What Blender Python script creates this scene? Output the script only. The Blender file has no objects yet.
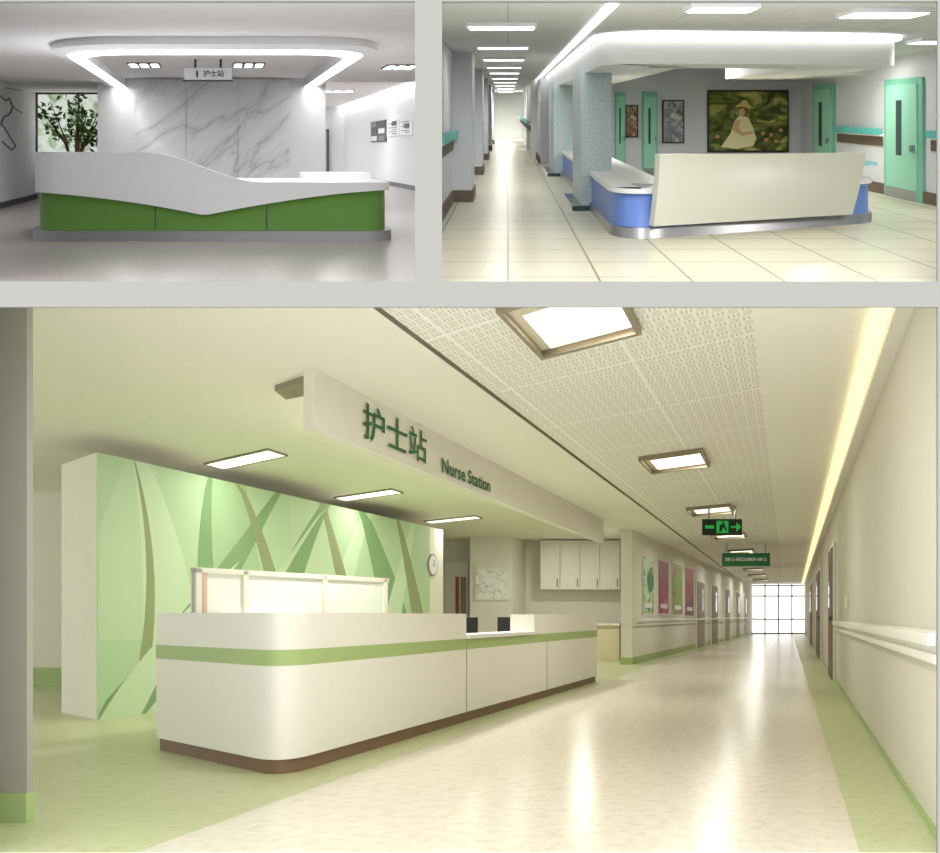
import bpy, bmesh, math, random
from mathutils import Vector
random.seed(4)
F=900.0; PX=470.0; PY=616.0; EYE=1.4; DW=5.3
sc=bpy.context.scene
sc.view_settings.view_transform='Standard'

# ------------------------------------------------------------ materials
def lin(c):
    c=c/255.0
    return c/12.92 if c<=0.04045 else ((c+0.055)/1.055)**2.4
def rgb(r,g,b): return (lin(r),lin(g),lin(b),1)
class N:
    def __init__(s,name):
        s.m=bpy.data.materials.new(name); s.m.use_nodes=True
        s.t=s.m.node_tree; s.b=s.t.nodes['Principled BSDF']
    def n(s,typ,**kw):
        k=s.t.nodes.new(typ)
        for a,v in kw.items(): setattr(k,a,v)
        return k
    def l(s,a,b): s.t.links.new(a,b)
    def math(s,op,a,b=None):
        k=s.n('ShaderNodeMath',operation=op)
        for i,v in enumerate((a,b)):
            if v is None: continue
            if isinstance(v,(int,float)): k.inputs[i].default_value=v
            else: s.l(v,k.inputs[i])
        return k.outputs[0]
    def mix(s,fac,a,b):
        k=s.n('ShaderNodeMix',data_type='RGBA')
        if isinstance(fac,(int,float)): k.inputs[0].default_value=fac
        else: s.l(fac,k.inputs[0])
        for i,v in ((6,a),(7,b)):
            if isinstance(v,tuple): k.inputs[i].default_value=v
            else: s.l(v,k.inputs[i])
        return k.outputs[2]
    def uv(s):
        k=s.n('ShaderNodeTexCoord'); return k.outputs['UV']
    def ob(s):
        k=s.n('ShaderNodeTexCoord'); return k.outputs['Object']
    def noise(s,co,scale,detail=3,rough=.5,dist=0):
        k=s.n('ShaderNodeTexNoise'); s.l(co,k.inputs['Vector'])
        k.inputs['Scale'].default_value=scale; k.inputs['Detail'].default_value=detail
        k.inputs['Roughness'].default_value=rough; k.inputs['Distortion'].default_value=dist
        return k.outputs['Fac']
    def ramp(s,f,stops):
        k=s.n('ShaderNodeValToRGB'); s.l(f,k.inputs[0]); e=k.color_ramp.elements
        while len(e)<len(stops): e.new(.5)
        for i,(p,c) in enumerate(stops): e[i].position=p; e[i].color=c
        return k.outputs[0]
def pm(name,col,rough=.6,metal=0.,emit=0.,ecol=None,var=.04,vs=6.):
    k=N(name); c=rgb(*col)
    d=tuple(x*(1-var) for x in c[:3])+(1,)
    f=k.noise(k.ob(),vs,2)
    k.l(k.mix(f,d,c),k.b.inputs['Base Color'])
    k.b.inputs['Roughness'].default_value=rough; k.b.inputs['Metallic'].default_value=metal
    if emit:
        k.b.inputs['Emission Color'].default_value=rgb(*(ecol or col)); k.b.inputs['Emission Strength'].default_value=emit
    return k.m
def speck(name,c1,c2,scale,rough,bias=.5):
    k=N(name); f=k.noise(k.uv(),scale,3,.7)
    f2=k.noise(k.uv(),scale*.12,2)
    col=k.ramp(f,[(bias-.12,rgb(*c2)),(bias+.08,rgb(*c1))])
    col=k.mix(k.math('MULTIPLY',f2,.25),col,rgb(*c2))
    k.l(col,k.b.inputs['Base Color']); k.b.inputs['Roughness'].default_value=rough
    return k.m
def tile(name,c1,c2,size,w,rough,cn=None):
    k=N(name); s=k.n('ShaderNodeSeparateXYZ'); k.l(k.uv(),s.inputs[0])
    m=None
    for o in (s.outputs[0],s.outputs[1]):
        fr=k.math('FRACT',k.math('DIVIDE',o,size)); a=k.math('LESS_THAN',fr,w/size)
        m=a if m is None else k.math('MAXIMUM',m,a)
    f=k.noise(k.uv(),1.2,3)
    base=k.mix(f,rgb(*c1),rgb(*(cn or c1)))
    k.l(k.mix(m,base,rgb(*c2)),k.b.inputs['Base Color']); k.b.inputs['Roughness'].default_value=rough
    return k.m
def marble(name):
    k=N(name); co=k.uv()
    r=k.n('ShaderNodeMapping'); r.inputs['Rotation'].default_value=(0,0,-.72); k.l(co,r.inputs[0])
    mp=k.n('ShaderNodeMapping'); mp.inputs['Scale'].default_value=(.42,1.5,1); mp.inputs['Location'].default_value=(3.1,.7,0); k.l(r.outputs[0],mp.inputs[0])
    n1=k.noise(mp.outputs[0],1.1,5,.55,.25)
    v=k.math('ABSOLUTE',k.math('SUBTRACT',n1,.5))
    a=k.ramp(v,[(0,rgb(190,190,192)),(.009,rgb(218,218,219)),(.06,rgb(233,233,234))])
    n2=k.noise(mp.outputs[0],2.6,4,.5,.2); v2=k.math('ABSOLUTE',k.math('SUBTRACT',n2,.53))
    b=k.ramp(v2,[(0,rgb(240,240,241)),(.012,rgb(255,255,255))])
    mx=k.n('ShaderNodeMix',data_type='RGBA',blend_type='MULTIPLY'); mx.inputs[0].default_value=1
    k.l(a,mx.inputs[6]); k.l(b,mx.inputs[7]); k.l(mx.outputs[2],k.b.inputs['Base Color'])
    k.b.inputs['Roughness'].default_value=.3
    return k.m
def perforated(name):
    k=N(name); s=k.n('ShaderNodeSeparateXYZ'); k.l(k.uv(),s.inputs[0]); x,y=s.outputs[0],s.outputs[1]
    q=8.0
    par=k.math('MODULO',k.math('ADD',k.math('FLOOR',k.math('MULTIPLY',x,q)),k.math('FLOOR',k.math('MULTIPLY',y,q))),2)
    par=k.math('ABSOLUTE',par)
    def slots(a,b):
        fa=k.math('ABSOLUTE',k.math('SUBTRACT',k.math('FRACT',k.math('MULTIPLY',a,q)),.5))
        fb=k.math('ABSOLUTE',k.math('SUBTRACT',k.math('FRACT',k.math('MULTIPLY',b,q*3)),.5))
        return k.math('MULTIPLY',k.math('LESS_THAN',fa,.34),k.math('LESS_THAN',fb,.2))
    h=slots(x,y); v=slots(y,x)
    m=k.math('ADD',k.math('MULTIPLY',h,par),k.math('MULTIPLY',v,k.math('SUBTRACT',1,par)))
    j=None
    for o,sz in ((x,1.5),(y,1.9)):
        a=k.math('LESS_THAN',k.math('FRACT',k.math('DIVIDE',o,sz)),.02)
        j=a if j is None else k.math('MAXIMUM',j,a)
    col=k.mix(m,rgb(244,242,234),rgb(206,202,188))
    k.l(k.mix(j,col,rgb(253,252,248)),k.b.inputs['Base Color']); k.b.inputs['Roughness'].default_value=.8
    return k.m
def picture_mat(name,stops,scale,dist=1.,rough=.4):
    k=N(name); f=k.noise(k.uv(),scale,4,.6,dist)
    k.l(k.ramp(f,stops),k.b.inputs['Base Color']); k.b.inputs['Roughness'].default_value=rough
    return k.m

# ------------------------------------------------------------ room frames (right, depth, up directions of every set)
class Room:
    """box-shaped room; depth axis is a straight line in space with gradient (a,b); h = eye height above that floor"""
    def __init__(s,vx,hy,h,sk=0.): s.vx=vx;s.hy=hy;s.h=h;s.a=(vx-PX)/F;s.b=(PY-hy)/F;s.sk=sk
    def p(s,X,Y,Z):
        Y=Y-s.sk*X
        return Vector((X+s.a*Y, Y, EYE+s.b*Y+Z-s.h))
    def lat(s,u,Y): return (u-s.vx)*Y/F
    def elev(s,v,Y): return s.h-(v-s.hy)*Y/F
    def fl(s,v): return F*s.h/(v-s.hy)
R1=Room(215,150,.779); R2=Room(507,110,1.022); R3=Room(787,616,1.4); R3s=Room(787,616,1.4,.72)
W=Room(PX,PY,EYE)
# cut planes added between upper rooms and lower hall, and between upper rooms
CUT_Z=3.29; CUT_G=.3567; SIDE_CUT_X=-.2475; SIDE_CUT_G=-.0467
cut_n=Vector((0,-CUT_G,1)); side_cut_n=Vector((1,-SIDE_CUT_G,0))
SP=Vector((0,5.3,CUT_Z)); PP=Vector((SIDE_CUT_X,5.3,0)); e_=.008
CLIP=[]

class MB:
    def __init__(s,name): s.name=name; s.v=[];s.f=[];s.fm=[];s.uv=[];s.mats=[]
    def mi(s,m):
        if m not in s.mats: s.mats.append(m)
        return s.mats.index(m)
    def face(s,pts,m,uv=None):
        i=len(s.v); s.v+= [Vector(p) for p in pts]; s.f.append(list(range(i,i+len(pts)))); s.fm.append(s.mi(m))
        s.uv.append(uv or [(p[0],p[1]) for p in pts])
    def hexa(s,q,m):
        for idx in ((0,1,2,3),(4,5,6,7),(0,1,5,4),(1,2,6,5),(2,3,7,6),(3,0,4,7)): s.face([q[i] for i in idx],m)
    def box(s,R,x0,x1,y0,y1,z0,z1,m):
        q=[R.p(x,y,z) for z in (z0,z1) for x,y in ((x0,y0),(x1,y0),(x1,y1),(x0,y1))]; s.hexa(q,m)
    def prism(s,R,poly,z0,z1,m):
        n=len(poly); uv=list(poly)
        s.face([R.p(x,y,z0) for x,y in poly],m,uv); s.face([R.p(x,y,z1) for x,y in poly],m,uv)
        for i in range(n):
            a,b=poly[i],poly[(i+1)%n]
            k=0 if abs(a[0]-b[0])>abs(a[1]-b[1]) else 1
            s.face([R.p(*a,z0),R.p(*b,z0),R.p(*b,z1),R.p(*a,z1)],m,[(a[k],z0),(b[k],z0),(b[k],z1),(a[k],z1)])
    def segbox(s,R,A,B,o0,o1,z0,z1,m):
        dx,dy=B[0]-A[0],B[1]-A[1]; L=math.hypot(dx,dy); n=(dy/L,-dx/L)
        f=lambda P,o,z:R.p(P[0]+n[0]*o,P[1]+n[1]*o,z)
        s.hexa([f(A,o0,z0),f(B,o0,z0),f(B,o1,z0),f(A,o1,z0),f(A,o0,z1),f(B,o0,z1),f(B,o1,z1),f(A,o1,z1)],m)
    def floorq(s,R,x0,x1,y0,y1,z,m):
        s.face([R.p(x0,y0,z),R.p(x1,y0,z),R.p(x1,y1,z),R.p(x0,y1,z)],m,[(x0,y0),(x1,y0),(x1,y1),(x0,y1)])
    def wallq(s,R,A,B,z0,z1,m):
        L=math.dist(A,B)
        s.face([R.p(*A,z0),R.p(*B,z0),R.p(*B,z1),R.p(*A,z1)],m,[(0,z0),(L,z0),(L,z1),(0,z1)])
    def band(s,R,path,zlo,zhi,m,off=0.,th=.1,mtop=None):
        zl=zlo if callable(zlo) else (lambda x,y:zlo); zh=zhi if callable(zhi) else (lambda x,y:zhi)
        o=offset(path,off); i=offset(path,off-th); n=len(path); mtop=mtop or m
        for k in range(n-1):
            P,Q=path[k],path[k+1]
            a0,a1,b0,b1=R.p(*o[k],zl(*P)),R.p(*o[k],zh(*P)),R.p(*o[k+1],zl(*Q)),R.p(*o[k+1],zh(*Q))
            c0,c1,d0,d1=R.p(*i[k],zl(*P)),R.p(*i[k],zh(*P)),R.p(*i[k+1],zl(*Q)),R.p(*i[k+1],zh(*Q))
            s.face([a0,b0,b1,a1],m); s.face([c0,d0,d1,c1],m); s.face([a1,b1,d1,c1],mtop); s.face([a0,b0,d0,c0],m)
        for k in (0,n-1):
            P=path[k]; s.face([R.p(*o[k],zl(*P)),R.p(*o[k],zh(*P)),R.p(*i[k],zh(*P)),R.p(*i[k],zl(*P))],m)
    def cyl(s,a,b,r0,r1,m,n=8):
        a=Vector(a);b=Vector(b);d=(b-a).normalized(); t=d.orthogonal().normalized(); w=d.cross(t)
        A=[a+(t*math.cos(k*6.2832/n)+w*math.sin(k*6.2832/n))*r0 for k in range(n)]
        B=[b+(t*math.cos(k*6.2832/n)+w*math.sin(k*6.2832/n))*r1 for k in range(n)]
        for k in range(n): s.face([A[k],A[(k+1)%n],B[(k+1)%n],B[k]],m)
        s.face(A,m); s.face(B,m)
    def text(s,body,size,fn,m,bold=.012):
        c=bpy.data.curves.new('t','FONT'); c.body=body; c.size=size; c.align_x='CENTER'; c.align_y='CENTER'
        c.resolution_u=3; c.offset=bold*size
        o=bpy.data.objects.new('t',c); sc.collection.objects.link(o)
        dg=bpy.context.evaluated_depsgraph_get(); me=bpy.data.meshes.new_from_object(o.evaluated_get(dg))
        for p in me.polygons: s.face([fn(me.vertices[i].co.x,me.vertices[i].co.y) for i in p.vertices],m)
        bpy.data.objects.remove(o)
    def done(s,smooth=False,bevel=0.):
        c=Vector((0,0,0))
        for v in s.v: c+=v
        c/=max(1,len(s.v))
        zmin=min(v.z for v in s.v); c.z=zmin
        me=bpy.data.meshes.new(s.name); me.from_pydata([v-c for v in s.v],[],s.f)
        for m in s.mats: me.materials.append(m)
        me.polygons.foreach_set('material_index',s.fm)
        ul=me.uv_layers.new(name='UVMap'); li=0
        for u in s.uv:
            for q in u: ul.data[li].uv=q; li+=1
        bm=bmesh.new(); bm.from_mesh(me)
        for co,no in CLIP:
            bmesh.ops.bisect_plane(bm,geom=bm.verts[:]+bm.edges[:]+bm.faces[:],plane_co=co-c,plane_no=no,clear_outer=True)
        bmesh.ops.remove_doubles(bm,verts=bm.verts,dist=.0004)
        bmesh.ops.recalc_face_normals(bm,faces=bm.faces)
        if smooth:
            for f in bm.faces: f.smooth=True
            for e in bm.edges:
                if len(e.link_faces)!=2 or e.calc_face_angle(0)>.6: e.smooth=False
        bm.to_mesh(me); bm.free()
        o=bpy.data.objects.new(s.name,me); o.location=c; sc.collection.objects.link(o)
        if bevel:
            b=o.modifiers.new('bev','BEVEL'); b.width=bevel; b.segments=2; b.limit_method='ANGLE'
        return o
def offset(path,d):
    out=[];n=len(path)
    for k in range(n):
        ns=[]
        for a,b in ((k-1,k),(k,k+1)):
            if a<0 or b>=n: continue
            dx,dy=path[b][0]-path[a][0],path[b][1]-path[a][1]; L=math.hypot(dx,dy) or 1; ns.append((dy/L,-dx/L))
        nx=sum(q[0] for q in ns)/len(ns); ny=sum(q[1] for q in ns)/len(ns); l2=max(.3,nx*nx+ny*ny)
        out.append((path[k][0]+nx/l2*d,path[k][1]+ny/l2*d))
    return out
def fillet(pts,r,n=10,dense=0):
    out=[pts[0]]
    for i in range(1,len(pts)-1):
        P=Vector(pts[i]);A=Vector(pts[i-1]);B=Vector(pts[i+1]); rr=r[i-1] if isinstance(r,list) else r
        a=P+(A-P).normalized()*rr; b=P+(B-P).normalized()*rr
        for k in range(n+1):
            t=k/n; q=a*(1-t)**2+P*2*t*(1-t)+b*t*t; out.append((q.x,q.y))
    out.append(pts[-1])
    if dense:
        o2=[]
        for a,b in zip(out,out[1:]):
            m=max(1,int(math.dist(a,b)/dense))
            for k in range(m): o2.append((a[0]+(b[0]-a[0])*k/m,a[1]+(b[1]-a[1])*k/m))
        o2.append(out[-1]); out=o2
    return out
def onwall(R,A,B,u):
    m=(B[0]-A[0])/(B[1]-A[1]); Y=(A[0]-m*A[1])/((u-R.vx)/F-m); return (A[0]+m*(Y-A[1]),Y)
def lamp(R,name,X,Y,Z,sx,sy,P,col,parent=None,up=False):
    """rectangular lamp lying parallel to the room's own ceiling / desk plane"""
    l=bpy.data.lights.new(name,'AREA'); l.shape='RECTANGLE'; l.size=sx; l.size_y=sy; l.energy=P; l.color=col
    o=bpy.data.objects.new(name,l); o.location=R.p(X,Y,Z); sc.collection.objects.link(o)
    t=math.atan(R.b); o.rotation_euler=((math.pi if up else 0)+t,0,0)
    if parent:
        o.parent=parent; o.location=R.p(X,Y,Z)-parent.location
    return o

# ------------------------------------------------------------ grey collage gutter built as a board with three openings
gray=pm('gutter_grey',(151,151,146),.9,var=.01)
def at(u,v,Y=DW): return W.p(W.lat(u,Y),Y,W.elev(v,Y))
m=MB('gutter_board')
us=[-900,-14,415,442,937.5,1900]; vs=[-700,1.5,281.5,307,1000]
def cell(i,j):
    if j==1 and i in (1,3): return False
    if j==3 and i in (1,2,3): return False
    return True
for i in range(5):
    for j in range(4):
        if cell(i,j):
            a=[at(us[i],vs[j]),at(us[i+1],vs[j]),at(us[i+1],vs[j+1]),at(us[i],vs[j+1])]
            m.face(a,gray); m.face([q+Vector((0,.012,0)) for q in a],gray)
m.done()
divp=pm('divider_paint',(215,213,205),.8)
m=MB('light_leak_divider')  # unseen edge-on sheets, added to part the rooms and stop light leaks
m.face([(-4,5.313,CUT_Z+.005),(4,5.313,CUT_Z+.005),(4,8.5,CUT_Z+3.187*CUT_G),(-4,8.5,CUT_Z+3.187*CUT_G)],divp)
q=lambda y,z:(SIDE_CUT_X+SIDE_CUT_G*(y-5.3),y,z)
m.face([q(5.313,3.3),q(18,3.3+12.687*CUT_G),q(18,14),q(5.313,5.6)],divp); m.done()

# ============================================================ ROOM 1
CLIP=[(SP+Vector((0,0,e_)),-cut_n),(PP-Vector((e_,0,0)),side_cut_n)]
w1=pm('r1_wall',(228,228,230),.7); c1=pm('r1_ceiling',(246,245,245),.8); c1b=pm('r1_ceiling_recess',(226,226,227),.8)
f1=speck('r1_floor',(180,173,168),(170,163,158),30,.24)
mar=marble('marble_slab'); white=pm('gloss_white',(236,236,238),.35); green=pm('green_laminate',(98,146,60),.4)
steel=pm('brushed_steel',(165,165,170),.3,.7); dark=pm('dark_trim',(60,60,64),.5); led=pm('led_strip',(255,255,255),.5,emit=6.5)
glow=pm('lamp_lens',(255,255,255),.5,emit=5)
h=R1.h
m=MB('floor'); m.floorq(R1,-3,4,5.32,27,0,f1); m.done()
zc=h+.92; zb=h+.86; zr=h+.97; YB=12.2
def U(hw,y0,r): return fillet([(-hw,YB),(-hw,y0),(hw,y0),(hw,YB)],r,12)
O=U(1.43,7.3,.75); S1=U(1.36,7.75,.62); S2=U(1.22,8.12,.5); BB=U(4.1,5.32,.02)
m=MB('ceiling')
def ring(A,za,B,z2,mt):
    for k in range(len(A)-1): m.face([R1.p(*A[k],za),R1.p(*A[k+1],za),R1.p(*B[k+1],z2),R1.p(*B[k],z2)],mt)
ring(BB,zc,O,zc,c1)
m.floorq(R1,-3,-1.5,YB,14.5,zc,c1)
m.floorq(R1,1.5,4,YB,27,h+1.28,c1); m.wallq(R1,(1.5,YB),(4.1,YB),zc,h+1.28,c1)
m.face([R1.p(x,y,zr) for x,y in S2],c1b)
m.done()
m=MB('ceiling_light_ring')
ring(O,zc,O,zb,white); ring(O,zb,S1,zb,white); ring(S1,zb,S2,zb,led); ring(S2,zb,S2,zr,white)
m.done()
m=MB('wall_left'); m.wallq(R1,(-2.87,5.32),(-2.87,14.4),0,zc,w1); m.done()
m=MB('wall_right'); m.wallq(R1,(3.9,5.32),(3.9,27),0,h+1.28,w1); m.done()
m=MB('wall_back'); m.box(R1,-1.59,1.5,YB,YB+.3,0,h+1.28,w1)
m.wallq(R1,(1.5,27),(3.9,27),0,h+1.28,w1); m.wallq(R1,(-1.59,YB+.3),(-1.59,14.4),0,zc,w1)
m.box(R1,-2.87,-1.59,14.4,14.5,0,.5,w1); m.done()
m=MB('marble_feature_panel')
for k in range(3):
    x0=-1.09+k*.7; m.box(R1,x0+.003,x0+.697,YB-.06,YB-.002,0,zr-.01,mar)
o=m.done()
def planar(o,ax=0):
    me=o.data
    for p in me.polygons:
        for li in p.loop_indices:
            co=me.vertices[me.loops[li].vertex_index].co; me.uv_layers[0].data[li].uv=(co[ax],co.z)
planar(o)
for nm,a,b in (('baseboard_left',(-2.87,5.32),(-2.87,14.4)),('baseboard_right',(3.9,27),(3.9,5.32))):
    m=MB(nm); m.segbox(R1,a,b,0,.03,0,.08,dark); m.done()
m=MB('cove_light'); m.box(R1,3.7,3.88,12.5,27,h+1.2,h+1.22,pm('led_cove_soft',(255,255,255),.5,emit=2)); m.done()
fr=pm('window_frame',(90,94,92),.4)
m=MB('window_1')
for x in (-2.87,-2.2,-1.62): m.box(R1,x,x+.03,14.4,14.45,.5,zc,fr)
for z in (.5,zc-.03): m.box(R1,-2.87,-1.6,14.4,14.45,z,z+.03,fr)
m.done()
hed=picture_mat('hedge_leaves',[(.3,rgb(60,85,55)),(.42,rgb(120,140,108)),(.52,rgb(160,168,158)),(.75,rgb(172,178,176))],3.5,1.)
m=MB('garden_hedge'); m.box(R1,-4,-1,16.2,16.4,-.2,2.2,hed); planar(m.done())
m=MB('potted_tree'); bark=pm('bark',(120,92,64),.8); lf=pm('leaf',(92,154,64),.5,var=.5,vs=20); lf2=pm('leaf_light',(145,190,98),.5); pot=pm('planter',(225,225,222),.5)
bx,by=-2.02,12.9
m.prism(R1,[(bx+.22*math.cos(k*.524),by+.22*math.sin(k*.524)) for k in range(12)],0,.42,pot)
m.prism(R1,[(bx+.19*math.cos(k*.524),by+.19*math.sin(k*.524)) for k in range(12)],.42,.43,bark)
for k in range(12):
    a=random.uniform(0,6.28); p=(bx,by,.42)
    q=(bx+.13*math.cos(a),by+.1*math.sin(a),.78+random.random()*.15); e=(bx+.55*math.cos(a)*random.uniform(.4,1)-.05,by+.2*math.sin(a),.95+random.random()*.65)
    m.cyl(R1.p(*p),R1.p(*q),.020,.013,bark,6); m.cyl(R1.p(*q),R1.p(*e),.013,.005,bark,6)
    for j in range(24):
        t=random.uniform(.15,1.05); c=R1.p(*q).lerp(R1.p(*e),t)+Vector([random.uniform(-.12,.12) for _ in range(3)])
        d=Vector([random.uniform(-1,1),random.uniform(-.5,.5),random.uniform(-.5,.7)]).normalized()*.052; s=Vector([random.uniform(-1,1) for _ in range(3)]).cross(d).normalized()*.023
        m.face([c-d,c+s,c+d,c-s],lf if random.random()<.6 else lf2)
m.done()
ink=pm('black_ink',(45,45,48),.6)
m=MB('wall_line_art')
def lw(u,v):
    X=-2.86; Y=X*F/(u-R1.vx); return R1.p(X,Y,R1.elev(v,Y))
for pl in ([(1,96),(6,101),(9,98),(13,107),(10,114),(4,117),(1,124)],[(1,124),(5,128),(12,140),(16,146),(12,150),(2,141)],[(13,107),(22,113)]):
    for a,b in zip(pl,pl[1:]): m.cyl(lw(*a),lw(*b),.007,.007,ink,5)
for k in range(2):
    for j in range(6): m.cyl(lw(6+j*3,83+k*5+j*.5),lw(7.4+j*3,83.2+k*5+j*.5),.006,.006,ink,4)
m.done()
pgray=pm('photo_gray',(120,118,116),.5)
for n_,(u0,u1,v0,v1) in enumerate(((372,387,121,142),(388,400,120,136),(401,413,122,135))):
    ya,yb=3.9*F/(u1-215),3.9*F/(u0-215); m=MB('framed_notice'); ym=(ya+yb)/2
    za,zb_=R1.elev(v1,ym),R1.elev(v0,ym)
    m.box(R1,3.87,3.895,ya,yb,za,zb_,dark if n_==0 else white)
    if n_==0:
        for i in range(2):
            for j in range(3):
                m.box(R1,3.86,3.872,ya+.15+i*(yb-ya)/2,ya-.1+(i+1)*(yb-ya)/2,za+.03+j*(zb_-za)/3,za+(j+1)*(zb_-za)/3-.02,(pgray,white,dark)[(i+j)%3])
    else:
        for k in range(6): m.box(R1,3.86,3.872,ya+.2,yb-(.2 if k%2 else .6),za+.04+k*.045,za+.055+k*.045,pgray)
        m.box(R1,3.86,3.872,ya+.2,ya+.7,zb_-.12,zb_-.03,dark)
    m.done()
m=MB('door_1'); m.box(R1,2.9,3.4,26.9,26.99,0,1.4,dark); m.box(R1,2.95,3.35,26.86,26.9,.02,1.36,steel); m.done()
def spots(X0,X1,Y,Z,P=2.):
    m=MB('grille_downlight'); m.box(R1,X0,X1,Y-.22,Y+.22,Z-.012,Z,dark)
    w=(X1-X0)/3
    for k in range(3): m.box(R1,X0+w*k+.02,X0+w*(k+1)-.02,Y-.17,Y+.17,Z-.02,Z-.012,glow)
    o=m.done(); lamp(R1,'bulb',(X0+X1)/2,Y,Z-.03,.3,.3,P,(1,1,1),o)
spots(-.98,-.62,10.2,zr,3); spots(.2,.56,10.2,zr,3); spots(1.86,2.2,9.9,zc,5); spots(2.3,3.0,19.5,h+1.28,12)
silver=pm('sign_silver',(225,227,230),.4,.0)
m=MB('hanging_sign'); Y=9.6; x0,x1=R1.lat(184,Y),R1.lat(232,Y); z0,z1=R1.elev(80,Y),R1.elev(68,Y)
m.box(R1,x0,x1,Y,Y+.05,z0,z1,silver); m.box(R1,x0-.01,x1+.01,Y-.01,Y+.06,z0-.012,z0,dark)
for x in (x0+.12,x1-.12): m.cyl(R1.p(x,Y+.02,z1),R1.p(x,Y+.02,zr),.012,.012,dark)
m.text('护士站',.075,lambda x,y:R1.p((x0+x1)/2+.06+x,Y-.004,(z0+z1)/2+y),ink)
m.box(R1,x0+.13,x0+.15,Y-.006,Y,z0+.03,z1-.03,ink)
m.done()
m=MB('reception_counter')
P=fillet([(-1.585,9.0),(-1.585,7.7),(1.535,7.7),(1.535,9.0)],.26,10,.06)
Pc=[(x,y) for x,y in P]
m.prism(R1,offset(Pc,.015),0,.085,steel)
m.prism(R1,offset(Pc,-.04),.085,.44,green)
def ss(a,b,x): t=min(1,max(0,(x-a)/(b-a))); return t*t*(3-2*t)
top=lambda x,y: .762-.262*ss(-.62,.42,x)
def low(x,y):
    if x<-.09: t=max(0,(x+1.54)/1.45); return .417-.198*(.45*t+.55*t*t)
    t=min(1,(x+.09)/1.58); return .219+.215*(1-(1-t)**1.5)
m.band(R1,P,low,top,white,0,.16)
m.prism(R1,offset(Pc,-.15),.44,.5,white)
for u in (155,267):
    x=R1.lat(u,7.7); m.box(R1,x-.004,x+.004,7.735,7.742,.09,.3,dark)
m.box(R1,.85,1.47,8.5,9.05,.5,.56,white)
m.box(R1,-1.1,-.3,8.2,8.9,.5,.53,steel)
o=m.done(smooth=True)
lamp(R1,'added_uplight',-.6,8.6,.55,.7,.5,10,(1,1,1),o,up=True)  # added lamp hidden behind the parapet, lifts the ceiling brightness

# ============================================================ ROOM 2
CLIP=[(SP+Vector((0,0,e_)),-cut_n),(PP+Vector((e_,0,0)),-side_cut_n)]
h=R2.h; zc=h+.64
w2=pm('r2_wall',(206,208,212),.7); w2l=pm('r2_wall_light',(230,230,226),.7); c2=tile('r2_ceiling',(196,198,199),(170,173,174),.6,.012,.8)
f2=tile('r2_floor',(228,223,196),(140,136,112),.55,.014,.3,(216,212,188))
teal=pm('door_green',(150,210,184),.45); teald=pm('door_green_frame',(120,188,162),.45); brown=pm('brown_trim',(100,84,70),.6); tealr=pm('rail_teal',(95,190,184),.4)
blue=pm('blue_laminate',(108,140,218),.35); cream=pm('cream_panel',(216,216,202),.3); granite=speck('granite_tile',(206,218,219),(176,198,202),40,.35)
led2=pm('led_strip_soft',(255,255,255),.5,emit=2.2)
wh2=pm('canopy_white',(222,222,221),.5)
m=MB('floor'); m.floorq(R2,-.7,4.7,5.32,33,0,f2); m.done()
m=MB('ceiling'); m.floorq(R2,-.7,4.7,5.32,33,zc,c2); m.done()
m=MB('wall_left'); m.wallq(R2,(-.61,5.32),(-.61,33),0,zc,w2)
for y in (10,14.2,18.4,22.6,26.8): m.box(R2,-.61,-.39,y,y+.8,0,zc,w2)
m.done()
m=MB('wall_right'); m.wallq(R2,(4.58,5.32),(4.58,14),0,zc,w2); m.done()
m=MB('wall_back'); m.wallq(R2,(1.63,14),(4.58,14),0,zc,w2); m.wallq(R2,(1.63,14),(1.63,17),0,zc,w2); m.wallq(R2,(.63,17),(1.63,17),0,zc,w2)
m.wallq(R2,(.63,17),(.63,33),0,zc,w2); m.wallq(R2,(-.61,33),(.63,33),0,zc,w2l)
for y in (19,23,27): m.box(R2,.5,.63,y,y+.8,0,zc,w2l)
m.done()
for nm,a,b in (('baseboard_left',(-.61,5.32),(-.61,33)),('baseboard_right',(4.58,14),(4.58,5.32)),('baseboard_back',(.63,33),(.63,17))):
    m=MB(nm); m.segbox(R2,a,b,0,.02,0,.13,brown)
    if nm=='baseboard_left':
        for y in (10,14.2,18.4,22.6,26.8): m.box(R2,-.62,-.375,y-.015,y+.815,0,.13,brown)
    m.done()
def rail(a,b):
    m=MB('handrail'); m.segbox(R2,a,b,0,.015,.58,.70,brown); m.segbox(R2,a,b,.03,.07,.72,.80,tealr); m.segbox(R2,a,b,0,.04,.70,.73,white); m.done()
rail((-.61,5.32),(-.61,33)); rail((4.58,9.7),(4.58,5.4)); rail((4.58,12.45),(4.58,10.95)); rail((.5,33),(.5,19))
glass=pm('door_glass',(60,80,85),.1)
def door(A,B,zt,n):
    m=MB('door_%d'%n)
    m.segbox(R2,A,B,0.002,.035,0,zt,teald)
    dx,dy=B[0]-A[0],B[1]-A[1]
    f=lambda t:(A[0]+dx*t,A[1]+dy*t)
    m.segbox(R2,f(.1),f(.9),.03,.05,0,zt-.07,teal)
    m.segbox(R2,f(.38),f(.52),.045,.056,.5,zt-.25,glass)
    m.segbox(R2,f(.8),f(.86),.05,.09,.55,.63,steel)
    m.segbox(R2,f(.1),f(.9),.05,.055,.0,.12,steel)
    m.done()
door((4.58,10.85),(4.58,9.86),1.385,2); door((4.58,13.4),(4.58,12.53),1.385,3)
for i,(x0,x1) in enumerate(((2.1,2.34),(1.68,1.84))):
    door((x0,14),(x1,14),1.3,4+i)
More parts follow.
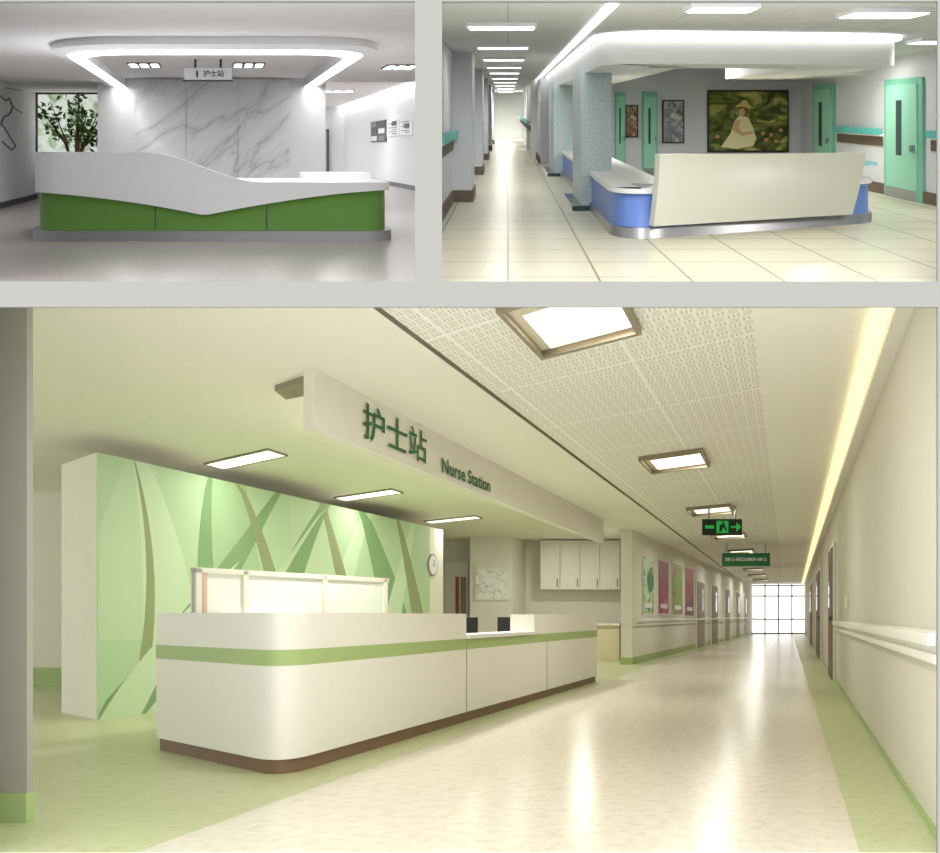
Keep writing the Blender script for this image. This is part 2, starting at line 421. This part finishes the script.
for (X0,X1,Y0,Y1) in ((.76,1.07,9.2,10.4),(.72,1.03,13.9,15.4)):
    m=MB('granite_column'); m.prism(R2,[(X0,Y0),(X1,Y0),(X1,Y1),(X0,Y1)],0,1.45,granite)
    m.prism(R2,[(X0-.1,Y0-.08),(X0+.1,Y0-.08),(X0+.1,Y1+.05),(X0-.1,Y1+.05)],0,.05,glass); m.done()
Q=fillet([(.87,16.5),(.87,7.05),(3.37,8.2),(3.37,9.6)],[.45,.3],10)
m=MB('reception_counter')
m.band(R2,Q,0,.085,steel,.03,.45)
m.band(R2,Q,.085,.355,blue,0,.45); m.band(R2,Q,.355,.395,white,.03,.55)
A,B=Vector((1.14,7.05+.12)),Vector((3.09,8.02)); d=(B-A).normalized(); n=Vector((d.y,-d.x)); rows=10
def pp(t,k,o):
    z=.1+(.575-.03*t)*k/rows; w=1.0-.03*(1-k/rows); off=.05+.09*math.sin(k/rows*1.5)+o; q=A+(B-A)*(t*w)+n*off; return R2.p(q.x,q.y,z)
for k in range(rows):
    m.face([pp(0,k,0),pp(1,k,0),pp(1,k+1,0),pp(0,k+1,0)],cream); m.face([pp(0,k,-.07),pp(1,k,-.07),pp(1,k+1,-.07),pp(0,k+1,-.07)],cream)
    for t in (0,1): m.face([pp(t,k,0),pp(t,k+1,0),pp(t,k+1,-.07),pp(t,k,-.07)],cream)
m.face([pp(0,rows,0),pp(1,rows,0),pp(1,rows,-.07),pp(0,rows,-.07)],cream); m.face([pp(0,0,0),pp(1,0,0),pp(1,0,-.07),pp(0,0,-.07)],cream)
aq=pm('aqua_glass',(150,215,225),.15)
m.prism(R2,fillet([(3.15,9.3),(3.15,8.35),(3.52,8.45),(3.52,9.3)],.15,6),.5,.525,aq); m.prism(R2,[(3.2,8.5),(3.35,8.5),(3.35,9.2),(3.2,9.2)],.39,.5,white)
m.done(smooth=True)
m=MB('ceiling_canopy'); C=fillet([(.8,20),(.8,7.25),(3.42,7.6),(3.42,11)],[.6,.5],12)
m.band(R2,C,1.40,zc-.03,wh2,0,.75); m.box(R2,3.5,4.58,11.4,14,1.47,zc,wh2); m.done(smooth=True)
m=MB('cove_light'); m.band(R2,C,zc-.028,zc-.01,led2,.06,.05); m.box(R2,.6,.66,5.35,33,zc-.02,zc-.005,led2); m.done()
warm=(1,.97,.9)
def panel(R,X0,X1,Y0,Y1,Z,P,col,name='ceiling_light_panel',fm=None,inset=.02):
    m=MB(name); m.box(R,X0-inset,X1+inset,Y0-inset,Y1+inset,Z-.03,Z,fm or white); m.box(R,X0,X1,Y0,Y1,Z-.036,Z-.03,glow); o=m.done()
    if P: lamp(R,'tube',(X0+X1)/2,(Y0+Y1)/2,Z-.05,(X1-X0)*.9,(Y1-Y0)*.9,P,col,o)
for y,P in ((6.7,2.5),(8.9,3),(11,4),(13,5),(15,5),(17.5,6),(20,9),(23,12),(26,18),(30.5,80)): panel(R2,-.28,.2,y-.1,y+.1,zc,P,warm)
panel(R2,1.12,1.5,5.4,5.6,zc,4.5,warm); panel(R2,2.2,2.65,5.65,5.95,zc,8,warm); panel(R2,3.7,4.2,8.0,8.3,zc,8,warm); panel(R2,3.9,4.4,6.3,6.6,zc,8,warm)
panel(R2,1.9,2.5,10.4,11.4,zc,30,warm); panel(R2,3.6,4.2,10.2,10.6,zc,13,warm)
gold=pm('picture_frame',(50,42,34),.4); dress=pm('paint_cream',(240,228,180),.6); skin=pm('paint_skin',(224,178,140),.6); hat=pm('paint_straw',(220,198,130),.6); hair=pm('paint_hair',(130,80,40),.6)
gard=picture_mat('paint_garden',[(.3,rgb(30,40,18)),(.44,rgb(72,84,36)),(.54,rgb(130,134,60)),(.66,rgb(215,200,130))],3.2,1.6)
m=MB('framed_painting'); X0,X1=R2.lat(707,14),R2.lat(788,14); Z0,Z1=R2.elev(152,14),R2.elev(90,14)
m.box(R2,X0,X1,13.96,13.995,Z0,Z1,gold)
def pf(pts,mt,y): m.face([R2.p(X0+(X1-X0)*a,y,Z0+(Z1-Z0)*b) for a,b in pts],mt,list(pts))
pf([(.02,.03),(.98,.03),(.98,.97),(.02,.97)],gard,13.955)
def ell(cx,cy,rx,ry,mt,y,n=20): pf([(cx+rx*math.cos(k*6.2832/n),cy+ry*math.sin(k*6.2832/n)) for k in range(n)],mt,y)
pf([(.16,.08),(.36,.05),(.56,.1),(.6,.22),(.55,.42),(.5,.56),(.4,.6),(.33,.5),(.28,.3)],dress,13.95)
pf([(.34,.5),(.3,.36),(.42,.26),(.56,.3),(.56,.34),(.42,.32),(.38,.4),(.4,.52)],skin,13.947)
ell(.43,.66,.06,.09,hair,13.948); ell(.42,.64,.04,.065,skin,13.946)
pf([(.33,.72),(.38,.78),(.46,.8),(.54,.74),(.52,.7),(.42,.73)],hat,13.944); ell(.45,.79,.045,.05,hat,13.943)
fl=pm('paint_flower',(215,150,110),.6)
for a,b in ((.72,.2),(.78,.28),(.84,.18),(.68,.3),(.12,.25),(.9,.35)): ell(a,b,.025,.03,fl,13.95,10)
m.done()
sm=picture_mat('paint_small',[(.3,rgb(60,50,45)),(.5,rgb(150,120,95)),(.7,rgb(210,200,190))],5,1.)
sm2=picture_mat('paint_small_blue',[(.3,rgb(70,75,90)),(.5,rgb(150,150,160)),(.7,rgb(220,210,190))],5,1.)
for u0,u1,v0,v1,mt in ((625,638,105,137,sm),(662,684,100,143,sm2)):
    m=MB('framed_painting'); x0,x1=R2.lat(u0,14),R2.lat(u1,14); z0,z1=R2.elev(v1,14),R2.elev(v0,14)
    m.box(R2,x0,x1,13.97,13.995,z0,z1,gold); m.face([R2.p(x0+.02,13.96,z0+.02),R2.p(x1-.02,13.96,z0+.02),R2.p(x1-.02,13.96,z1-.02),R2.p(x0+.02,13.96,z1-.02)],mt,[(0,0),(.5,0),(.5,1),(0,1)]); m.done()

# ============================================================ ROOM 3
CLIP=[(SP-Vector((0,0,e_)),cut_n)]
ZC=3.9
w3=pm('r3_wall',(214,209,194),.75); w3b=pm('r3_wall_light',(230,227,213),.75); c3=pm('r3_ceiling',(246,244,233),.8); perf=perforated('perforated_tile')
fc=speck('r3_floor_cream',(230,223,206),(216,206,184),9,.22,.45); fg=speck('r3_floor_green',(198,204,160),(182,190,140),9,.32,.45)
wt=pm('r3_white',(236,233,223),.45); strp=pm('green_stripe',(166,188,124),.5); toe=pm('toe_kick_brown',(122,94,70),.5); shadow=pm('shadow_gap',(170,166,150),.7)
m=MB('floor'); m.floorq(R3,-22,-3.85,5.32,30,0,fg); m.floorq(R3,-3.85,.43,5.32,70,0,fc); m.floorq(R3,-5,-3.85,30,70,0,fc); m.floorq(R3,.43,1.6,5.32,70,0,fg)
m.face([R3.p(-4.48,26,.004),R3.p(-3.9,26,.004),R3.p(-2.3,70,.004),R3.p(-2.7,70,.004)],fg,[(0,0),(1,0),(1,40),(0,40)])
m.done()
m=MB('ceiling'); m.floorq(R3,-22,-3.36,5.32,31,ZC,c3); m.floorq(R3,-5,-3.36,31,70,ZC,c3)
m.floorq(R3,-3.36,-3.24,5.32,70,ZC+.05,shadow); m.wallq(R3,(-3.36,5.32),(-3.36,70),ZC,ZC+.05,shadow); m.wallq(R3,(-3.24,5.32),(-3.24,70),ZC-.04,ZC+.05,shadow)
def q3(c0,c1,y0,y1,z,mt): m.face([R3.p(c0,y0,z),R3.p(c1,y0,z),R3.p(c1,y1,z),R3.p(c0,y1,z)],mt,[(c0,y0+.72*c0),(c1,y0+.72*c1),(c1,y1+.72*c1),(c0,y1+.72*c0)])
q3(-3.24,-.28,5.32,70,ZC-.04,perf); q3(-.28,1.6,5.32,70,ZC-.04,c3)
m.done()
RA,RB=(.95,5.32),(1.42,70)
m=MB('wall_right'); m.wallq(R3,RA,RB,0,ZC,w3); m.done()
m=MB('cove_light'); warmled=pm('warm_led',(255,240,190),.5,emit=.9); m.segbox(R3,RA,RB,-.30,-.14,ZC-.1,ZC-.06,warmled); m.segbox(R3,RA,RB,-.14,0,ZC-.18,ZC-.04,wt); m.done()
m=MB('baseboard_right'); m.segbox(R3,RA,RB,-.02,0,0,.05,strp); m.done()
def rail3(A,B,sg):
    m=MB('handrail'); m.segbox(R3,A,B,0,sg*.05,1.1,1.31,wt); m.segbox(R3,A,B,sg*.05,sg*.12,1.22,1.3,wt); m.segbox(R3,A,B,sg*.05,sg*.08,1.11,1.17,wt); m.done(bevel=.012)
rail3(RA,onwall(R3,RA,RB,838),-1)
LA,LB=(-4.48,26),(-2.7,70)
m=MB('wall_left'); m.prism(R3,[(-4.8,26),LA,LB,(-3.2,70)],0,ZC,w3b)
m.wallq(R3,(-22,18.3),(-13,18.3),0,ZC,w3b); m.wallq(R3,(-13,18.3),(-13,30),0,ZC,w3b); m.done()
m=MB('baseboard_left'); m.segbox(R3,LA,LB,0,.03,0,.2,strp); m.box(R3,-4.82,-4.46,25.97,26,0,.2,strp); m.box(R3,-22,-13,18.25,18.3,0,.35,strp); m.done()
rail3(onwall(R3,LA,LB,634),LB,1)
m=MB('wall_back'); m.wallq(R3,(-13,30),(-4.6,30),0,ZC,w3b); m.done()
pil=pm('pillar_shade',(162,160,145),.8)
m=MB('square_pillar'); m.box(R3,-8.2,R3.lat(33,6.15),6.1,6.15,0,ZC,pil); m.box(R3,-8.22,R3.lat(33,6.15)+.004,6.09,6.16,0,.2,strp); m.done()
wf=pm('window_frame_bronze',(130,115,98),.5)
m=MB('window_2')
for k in range(5): x=-2.75+k*(4.17/4); m.box(R3,x-.05,x+.05,69.9,70,0,ZC,wf)
for z in (0,1.1,2.9,3.7): m.box(R3,-2.75,1.42,69.9,70,z,z+.1,wf)
m.done()
dg=pm('door_grey_wood',(150,135,118),.5); dd=pm('door_dark_wood',(110,84,66),.5)
def cdoor(A,B,u0,u1,sg,mt,n):
    a,b=onwall(R3,A,B,u0),onwall(R3,A,B,u1); m=MB('door_%d'%n)
    m.segbox(R3,a,b,sg*.002,sg*.06,0,3.0,wt); t=lambda k:(a[0]+(b[0]-a[0])*k,a[1]+(b[1]-a[1])*k)
    m.segbox(R3,t(.1),t(.9),sg*.05,sg*.08,0,2.9,mt); m.segbox(R3,t(.55),t(.75),sg*.075,sg*.09,1.6,2.6,glass); m.segbox(R3,t(.15),t(.2),sg*.08,sg*.14,1.3,1.4,steel); m.done()
for i,(a,b) in enumerate(((695,704),(710,717),(724,729),(735,739),(743,746))): cdoor(LA,LB,a,b,1,dg,6+i)
for i,(a,b) in enumerate(((836,831),(822,818),(814,811))): cdoor(RA,RB,a,b,-1,dd,11+i)
# posters: coloured sheet with a contrasting motif and a light caption band
cols=[((70,165,70),(205,228,190),(30,110,50)),((120,5,55),(160,30,80),(200,100,140)),((60,130,45),(140,175,50),(170,30,85)),((130,10,35),(175,50,70),(90,15,35))]
for (u0,u1,v0,v1),cc in zip(((641,653,555,615),(657,668,560,615),(671,682,563,616),(684,693,567,617)),cols):
    a,b=onwall(R3,LA,LB,u0),onwall(R3,LA,LB,u1); m=MB('wall_poster'); ym=(a[1]+b[1])/2; z1,z0=R3.elev(v0,ym),R3.elev(v1,ym)
    mt=picture_mat('poster_print',[(.36,rgb(*cc[0])),(.5,rgb(*cc[1])),(.6,rgb(*cc[2]))],1.0,.6)
    m.segbox(R3,a,b,0.002,.03,z0,z1,wt)
    def sh(k0,k1,q0,q1,n,mm):
        p=lambda k,q:R3.p(a[0]+(b[0]-a[0])*k+n,a[1]+(b[1]-a[1])*k,z0+(z1-z0)*q)
        m.face([p(k0,q0),p(k1,q0),p(k1,q1),p(k0,q1)],mm,[(ym+k0,q0*2),(ym+k1,q0*2),(ym+k1,q1*2),(ym+k0,q1*2)])
    sh(.05,.95,.03,.97,.045,mt); sh(.2,.8,.12,.2,.05,white)
    m.done()
# mural wall
G=[(178,204,164),(160,190,146),(196,216,182),(124,158,108),(142,154,108),(186,208,172)]
gm=[pm('mural_green_%d'%i,c,.6,var=.02) for i,c in enumerate(G)]
MA,MBb=(-9.28,12.1),(-8.79,23)
m=MB('mural_wall'); ZM=3.6
m.prism(R3,[MA,MBb,(-10.1,24),(-10.56,13.1)],0,ZM,w3b)
m.segbox(R3,MA,(-8.82,22.2),0,.008,0,ZM,gm[0])
def mw(u,v):
    c,Y=onwall(R3,MA,MBb,u); z=min(ZM,max(0,R3.elev(v,Y))); return (c,Y,z)
def bez(a,b,c,n=16): return [(a[0]*(1-t)**2+2*b[0]*t*(1-t)+c[0]*t*t,a[1]*(1-t)**2+2*b[1]*t*(1-t)+c[1]*t*t) for t in [i/n for i in range(n+1)]]
lay=0.010
def blade(base,ctrl,tip,w,mt):
    global lay; lay+=.0004
    L=bez((base[0]-w,base[1]),(ctrl[0]-w*.8,ctrl[1]),tip); Rr=bez((base[0]+w,base[1]),(ctrl[0]+w*.8,ctrl[1]),tip)
    for k in range(len(L)-1):
        pts=[(min(422,max(98,a)),b) for a,b in (L[k],Rr[k],Rr[k+1],L[k+1])]
        q=[mw(*p) for p in pts]
        if max(z[2] for z in q)-min(z[2] for z in q)<.001: continue
        m.face([R3.p(c+lay,Y,z) for c,Y,z in q],mt)
for b in (((110,640),(120,520),(160,400),40,5),((250,720),(215,560),(235,400),45,1),((170,740),(180,560),(125,420),34,2),((330,720),(320,560),(285,420),34,5),((395,720),(385,560),(345,440),24,1),
          ((95,740),(190,640),(290,470),28,3),((120,760),(175,600),(128,440),7,4),((105,750),(140,660),(240,560),22,2),((225,700),(190,570),(215,440),12,3),
          ((262,720),(262,600),(345,470),22,3),((290,700),(280,560),(222,450),9,4),((320,700),(330,590),(385,470),15,2),
          ((365,700),(350,600),(310,460),9,4),((410,700),(395,590),(350,480),17,3),((375,700),(395,600),(418,500),11,2),((430,700),(418,600),(390,490),8,4),((205,740),(240,620),(330,500),9,5)):
    blade(b[0],b[1],b[2],b[3],gm[b[4]])
m.done()
m=MB('wall_clock'); c,Y=onwall(R3,MA,MBb,432); z=R3.elev(565,Y)
for r,o,mt in ((.23,.03,dg),(.2,.035,white)):
    ps=[R3.p(c+o,Y+r*math.cos(k*.3142)*1.3,z+r*math.sin(k*.3142)*1.2) for k in range(20)]; m.face(ps,mt)
    if mt is dg:
        qs=[q-Vector((.03,0,0)) for q in ps]
        for k in range(20): m.face([ps[k],ps[(k+1)%20],qs[(k+1)%20],qs[k]],dg)
m.cyl(R3.p(c+.04,Y,z),R3.p(c+.04,Y+.05,z+.13),.008,.008,ink,4); m.cyl(R3.p(c+.04,Y,z),R3.p(c+.04,Y+.1,z-.02),.008,.008,ink,4); m.done()
m=MB('nurse_station_sign'); sg=pm('sign_green',(24,104,52),.5)
SA,SB=(-4.77,9.07),(-4.77,23.4)
m.prism(R3,[SA,SB,(-4.93,23.5),(-4.93,9.18)],3.3,ZC-.002,wt)
m.text('护士站',.44,lambda x,y:R3.p(-4.75,10.98+x*1.38,3.57+y),sg,.01)
m.text('Nurse Station',.28,lambda x,y:R3.p(-4.75,13.4+x*1.3,3.47+y),sg,.022)
m.prism(R3,[(-5.65,10.15),(-5.55,9.75),(-4.94,9.3),(-4.94,9.75)],ZC-.06,ZC-.002,dg)
m.done()
cf=lambda Y:-4.36+(Y-7.75)*(.33/11.35)
P1=fillet([(-6.75,12.5),(-6.62,9.42),(-4.36,7.75),(cf(11.9),11.9)],[.08,.5],12); P2=[(cf(11.9),11.9),(cf(14.8),14.8)]; P3=[(cf(14.8),14.8),(cf(19.1),19.1),(-5.2,19.9)]
m=MB('nurse_station_counter')
for i,Pq in enumerate((P1,P2,P3)):
    m.band(R3,Pq,0,.13,toe,-.03,.35); m.band(R3,Pq,.13,.96,wt,0,.4); m.band(R3,Pq,.96,1.10,strp,.004,.4)
    if i!=1: m.band(R3,Pq,1.10,1.43,wt,0,.4)
    else: m.band(R3,Pq,1.10,1.15,white,.05,.5)
for y in (11.9,15.5): m.box(R3,cf(y)-.01,cf(y)+.006,y-.012,y+.012,.13,1.1,shadow)
m.done(smooth=True)
fro=pm('frosted_panel',(240,246,240),.3); pink=pm('screen_edge',(222,190,170),.4)
m=MB('frosted_glass_screen')
A=(R3.lat(192,10.35),10.35); B=(R3.lat(385,13.4),13.4)
m.segbox(R3,A,B,0,.04,1.0,1.93,fro)
f=lambda t:(A[0]+(B[0]-A[0])*t,A[1]+(B[1]-A[1])*t)
for t in (0,.2,.6,.97):
    m.segbox(R3,f(t),f(t+.022),-.02,.07,0,1.95,wt)
m.segbox(R3,f(.03),f(.045),.04,.06,1.0,1.9,pink)
m.segbox(R3,A,B,-.02,.07,1.9,1.96,wt); m.segbox(R3,A,B,-.3,.07,0,1.0,wt); m.done()
blk=pm('black_mesh_fabric',(28,28,34),.6)
for c,Y in ((-5.3,17.0),(-5.35,14.5)):
    m=MB('office_chair'); m.box(R3,c-.33,c+.33,Y-.33,Y+.33,.62,.72,blk); m.prism(R3,[(c-.27,Y+.3),(c+.27,Y+.3),(c+.2,Y+.4),(c-.2,Y+.4)],.8,1.38,blk)
    m.cyl(R3.p(c,Y+.33,.7),R3.p(c,Y+.36,.9),.03,.03,steel); m.cyl(R3.p(c,Y,.1),R3.p(c,Y,.62),.04,.04,steel)
    for k in range(5): a=k*1.257; m.cyl(R3.p(c,Y,.12),R3.p(c+.35*math.cos(a),Y+.35*math.sin(a),.05),.03,.02,steel); m.cyl(R3.p(c+.35*math.cos(a),Y+.35*math.sin(a),.0),R3.p(c+.35*math.cos(a),Y+.35*math.sin(a),.06),.03,.03,blk)
    m.done(bevel=.03)
m=MB('wall_cabinet'); y=29.2
m.box(R3,R3.lat(540,y),R3.lat(620,y),y+.05,29.98,2.25,3.86,wt)
for k in range(4):
    u0=540+k*20; m.box(R3,R3.lat(u0,y)+.015,R3.lat(u0+20,y)-.015,y,y+.04,2.27,3.72,wt); m.box(R3,R3.lat(u0+17,y),R3.lat(u0+18,y),y-.03,y,2.35,2.6,dg)
m.done()
m=MB('base_cabinet'); m.box(R3,R3.lat(545,28.5),R3.lat(619,28.5),28.5,29.98,0,1.1,pm('cab_cream',(226,214,182),.5)); m.box(R3,R3.lat(543,28.5),R3.lat(620,28.5),28.4,29.98,1.1,1.17,wt); m.done()
m=MB('wall_pier'); m.box(R3,R3.lat(470,28.5),R3.lat(512,28.5),28.5,30,0,ZC,w3b); m.done()
ch=picture_mat('chart_print',[(.47,rgb(238,238,233)),(.5,rgb(190,192,188)),(.53,rgb(238,238,233))],2.2,.3)
m=MB('wall_chart'); y=28.44; x0,x1=R3.lat(475,y),R3.lat(508,y); z0,z1=R3.elev(600,y),R3.elev(568,y); m.box(R3,x0,x1,y,28.49,z0,z1,wt)
m.face([R3.p(x0+.04,y-.01,z0+.04),R3.p(x1-.04,y-.01,z0+.04),R3.p(x1-.04,y-.01,z1-.04),R3.p(x0+.04,y-.01,z1-.04)],ch,[(0,0),(1,0),(1,1),(0,1)]); m.done()
red=pm('red_frame',(170,70,55),.5)
m=MB('door_14'); y=29.9; m.box(R3,R3.lat(446,y),R3.lat(468,y),y,29.98,0,3.2,wt); m.box(R3,R3.lat(456,y),R3.lat(459,y),y-.05,y,0,2.7,red); m.box(R3,R3.lat(461,y),R3.lat(466,y),y-.05,y,1.2,2.7,dg); m.done()
warm3=(1,.975,.91)
brz=pm('troffer_frame',(150,138,116),.4,.2); refl=pm('troffer_reflector',(215,207,185),.3,.2)
glow3=pm('lamp_lens_warm',(255,250,234),.5,emit=1.3)
def trof(c0,c1,y0,y1,P,n='recessed_troffer'):
    left=c0<-4; z=(ZC if left else ZC-.04)-.002; fw=.025 if left else .045
    m=MB(n)
    for a,b,c,d in ((c0-fw,c1+fw,y0-fw*1.3,y0),(c0-fw,c1+fw,y1,y1+fw*1.3),(c0-fw,c0,y0,y1),(c1,c1+fw,y0,y1)): m.box(R3s,a,b,c,d,z-(.03 if left else .07),z,brz)
    ya=y0 if left else y0+.22*(y1-y0); yb=y1 if left else y1-.05
    if not left: m.box(R3s,c0,c1,y0,ya,z-.02,z-.005,refl); m.box(R3s,c0,c0+.1,ya,yb,z-.02,z-.005,refl)
    m.box(R3s,c0 if left else c0+.1,c1,ya,yb,z-.02,z-.005,glow3); o=m.done()
    cm,ym=((c0+c1)/2 if not left else c1-.5),(y0+y1)/2
    lamp(R3s,'tube',cm+.03,ym+(0 if left else .1),z-.03,.5,.35,P,warm3,o)
for k,y in enumerate((6.1,12.9,19.4,26,32.5,39,45.5,52,59)): trof(-2.25,-1.28,y-.6,y+.6,50)
for y in (8.1,12.3,17): trof(-9.5,-7.75,y-.24,y+.24,24)
def down(c,Y,P):
    m=MB('added_fill_downlight')
    m.prism(R3,[(c+.2*math.cos(k*.524),Y+.3*math.sin(k*.524)) for k in range(12)],ZC-.03,ZC-.002,glow3); o=m.done(); lamp(R3,'bulb',c,Y,ZC-.06,.3,.3,P,warm3,o)
down(-5.9,26,80)  # added fill to brighten the cabinet nook
for Y in (11.5,14.8,18.3): down(-5.35,Y,90)  # added fill, hidden behind the sign box, for counter and mural
blkp=pm('exit_black',(14,30,18),.4); eg=pm('exit_green',(40,190,95),.5,emit=.2); dgp=pm('sign_dark_green',(20,110,60),.5)
def hang(u0,u1,v0,v1,Y,mt,txt,tm,size):
    m=MB('hanging_exit_sign'); x0,x1=R3.lat(u0,Y),R3.lat(u1,Y); z0,z1=R3.elev(v1,Y),R3.elev(v0,Y)
    m.box(R3,x0,x1,Y,Y+.1,z0,z1,mt)
    for x in (x0+.15,x1-.15): m.cyl(R3.p(x,Y+.05,z1),R3.p(x,Y+.05,ZC-.04),.02,.02,steel,6)
    m.text(txt,size,lambda x,y:R3.p((x0+x1)/2+x,Y-.01,(z0+z1)/2+y),tm)
    return m,x0,x1,z0,z1
m,x0,x1,z0,z1=hang(702,742,519,535,20,blkp,' ',eg,.3)
w=x1-x0; hh=z1-z0; e=lambda a,b:R3.p(x0+w*a,19.985,z0+hh*b)
m.face([e(.36,.12),e(.66,.12),e(.66,.88),e(.36,.88)],eg); m.face([e(.72,.44),e(.86,.44),e(.86,.2),e(.98,.5),e(.86,.8),e(.86,.56),e(.72,.56)],eg)
e2=lambda a,b:R3.p(x0+w*a,19.97,z0+hh*b)
m.face([e2(.44,.2),e2(.48,.2),e2(.54,.5),e2(.6,.25),e2(.63,.28),e2(.56,.7),e2(.47,.65),e2(.44,.5)],blkp); m.face([e2(.52,.72),e2(.56,.72),e2(.56,.84),e2(.52,.84)],blkp); m.face([e(.08,.4),e(.3,.4),e(.3,.6),e(.08,.6)],eg)
m.done()
m,*_=hang(722,770,553,566,30,dgp,'0813-0822/0809-0812',white,.155); m.done()
m=MB('light_switch'); a=onwall(R3,RA,RB,848); m.segbox(R3,a,(a[0]+.002,a[1]+.4),-.03,-.002,1.52,1.75,wt); m.done()

# ------------------------------------------------------------ world, camera
w=bpy.data.worlds.new('World'); sc.world=w; w.use_nodes=True
w.node_tree.nodes['Background'].inputs[0].default_value=(1,1,1,1); w.node_tree.nodes['Background'].inputs[1].default_value=2.0
cam=bpy.data.cameras.new('camera'); co=bpy.data.objects.new('camera',cam); sc.collection.objects.link(co); sc.camera=co
co.location=(0,0,EYE); co.rotation_euler=(math.pi/2,0,0); cam.lens=36*F/940; cam.sensor_width=36; cam.shift_y=(PY-426.5)/940; cam.clip_end=500
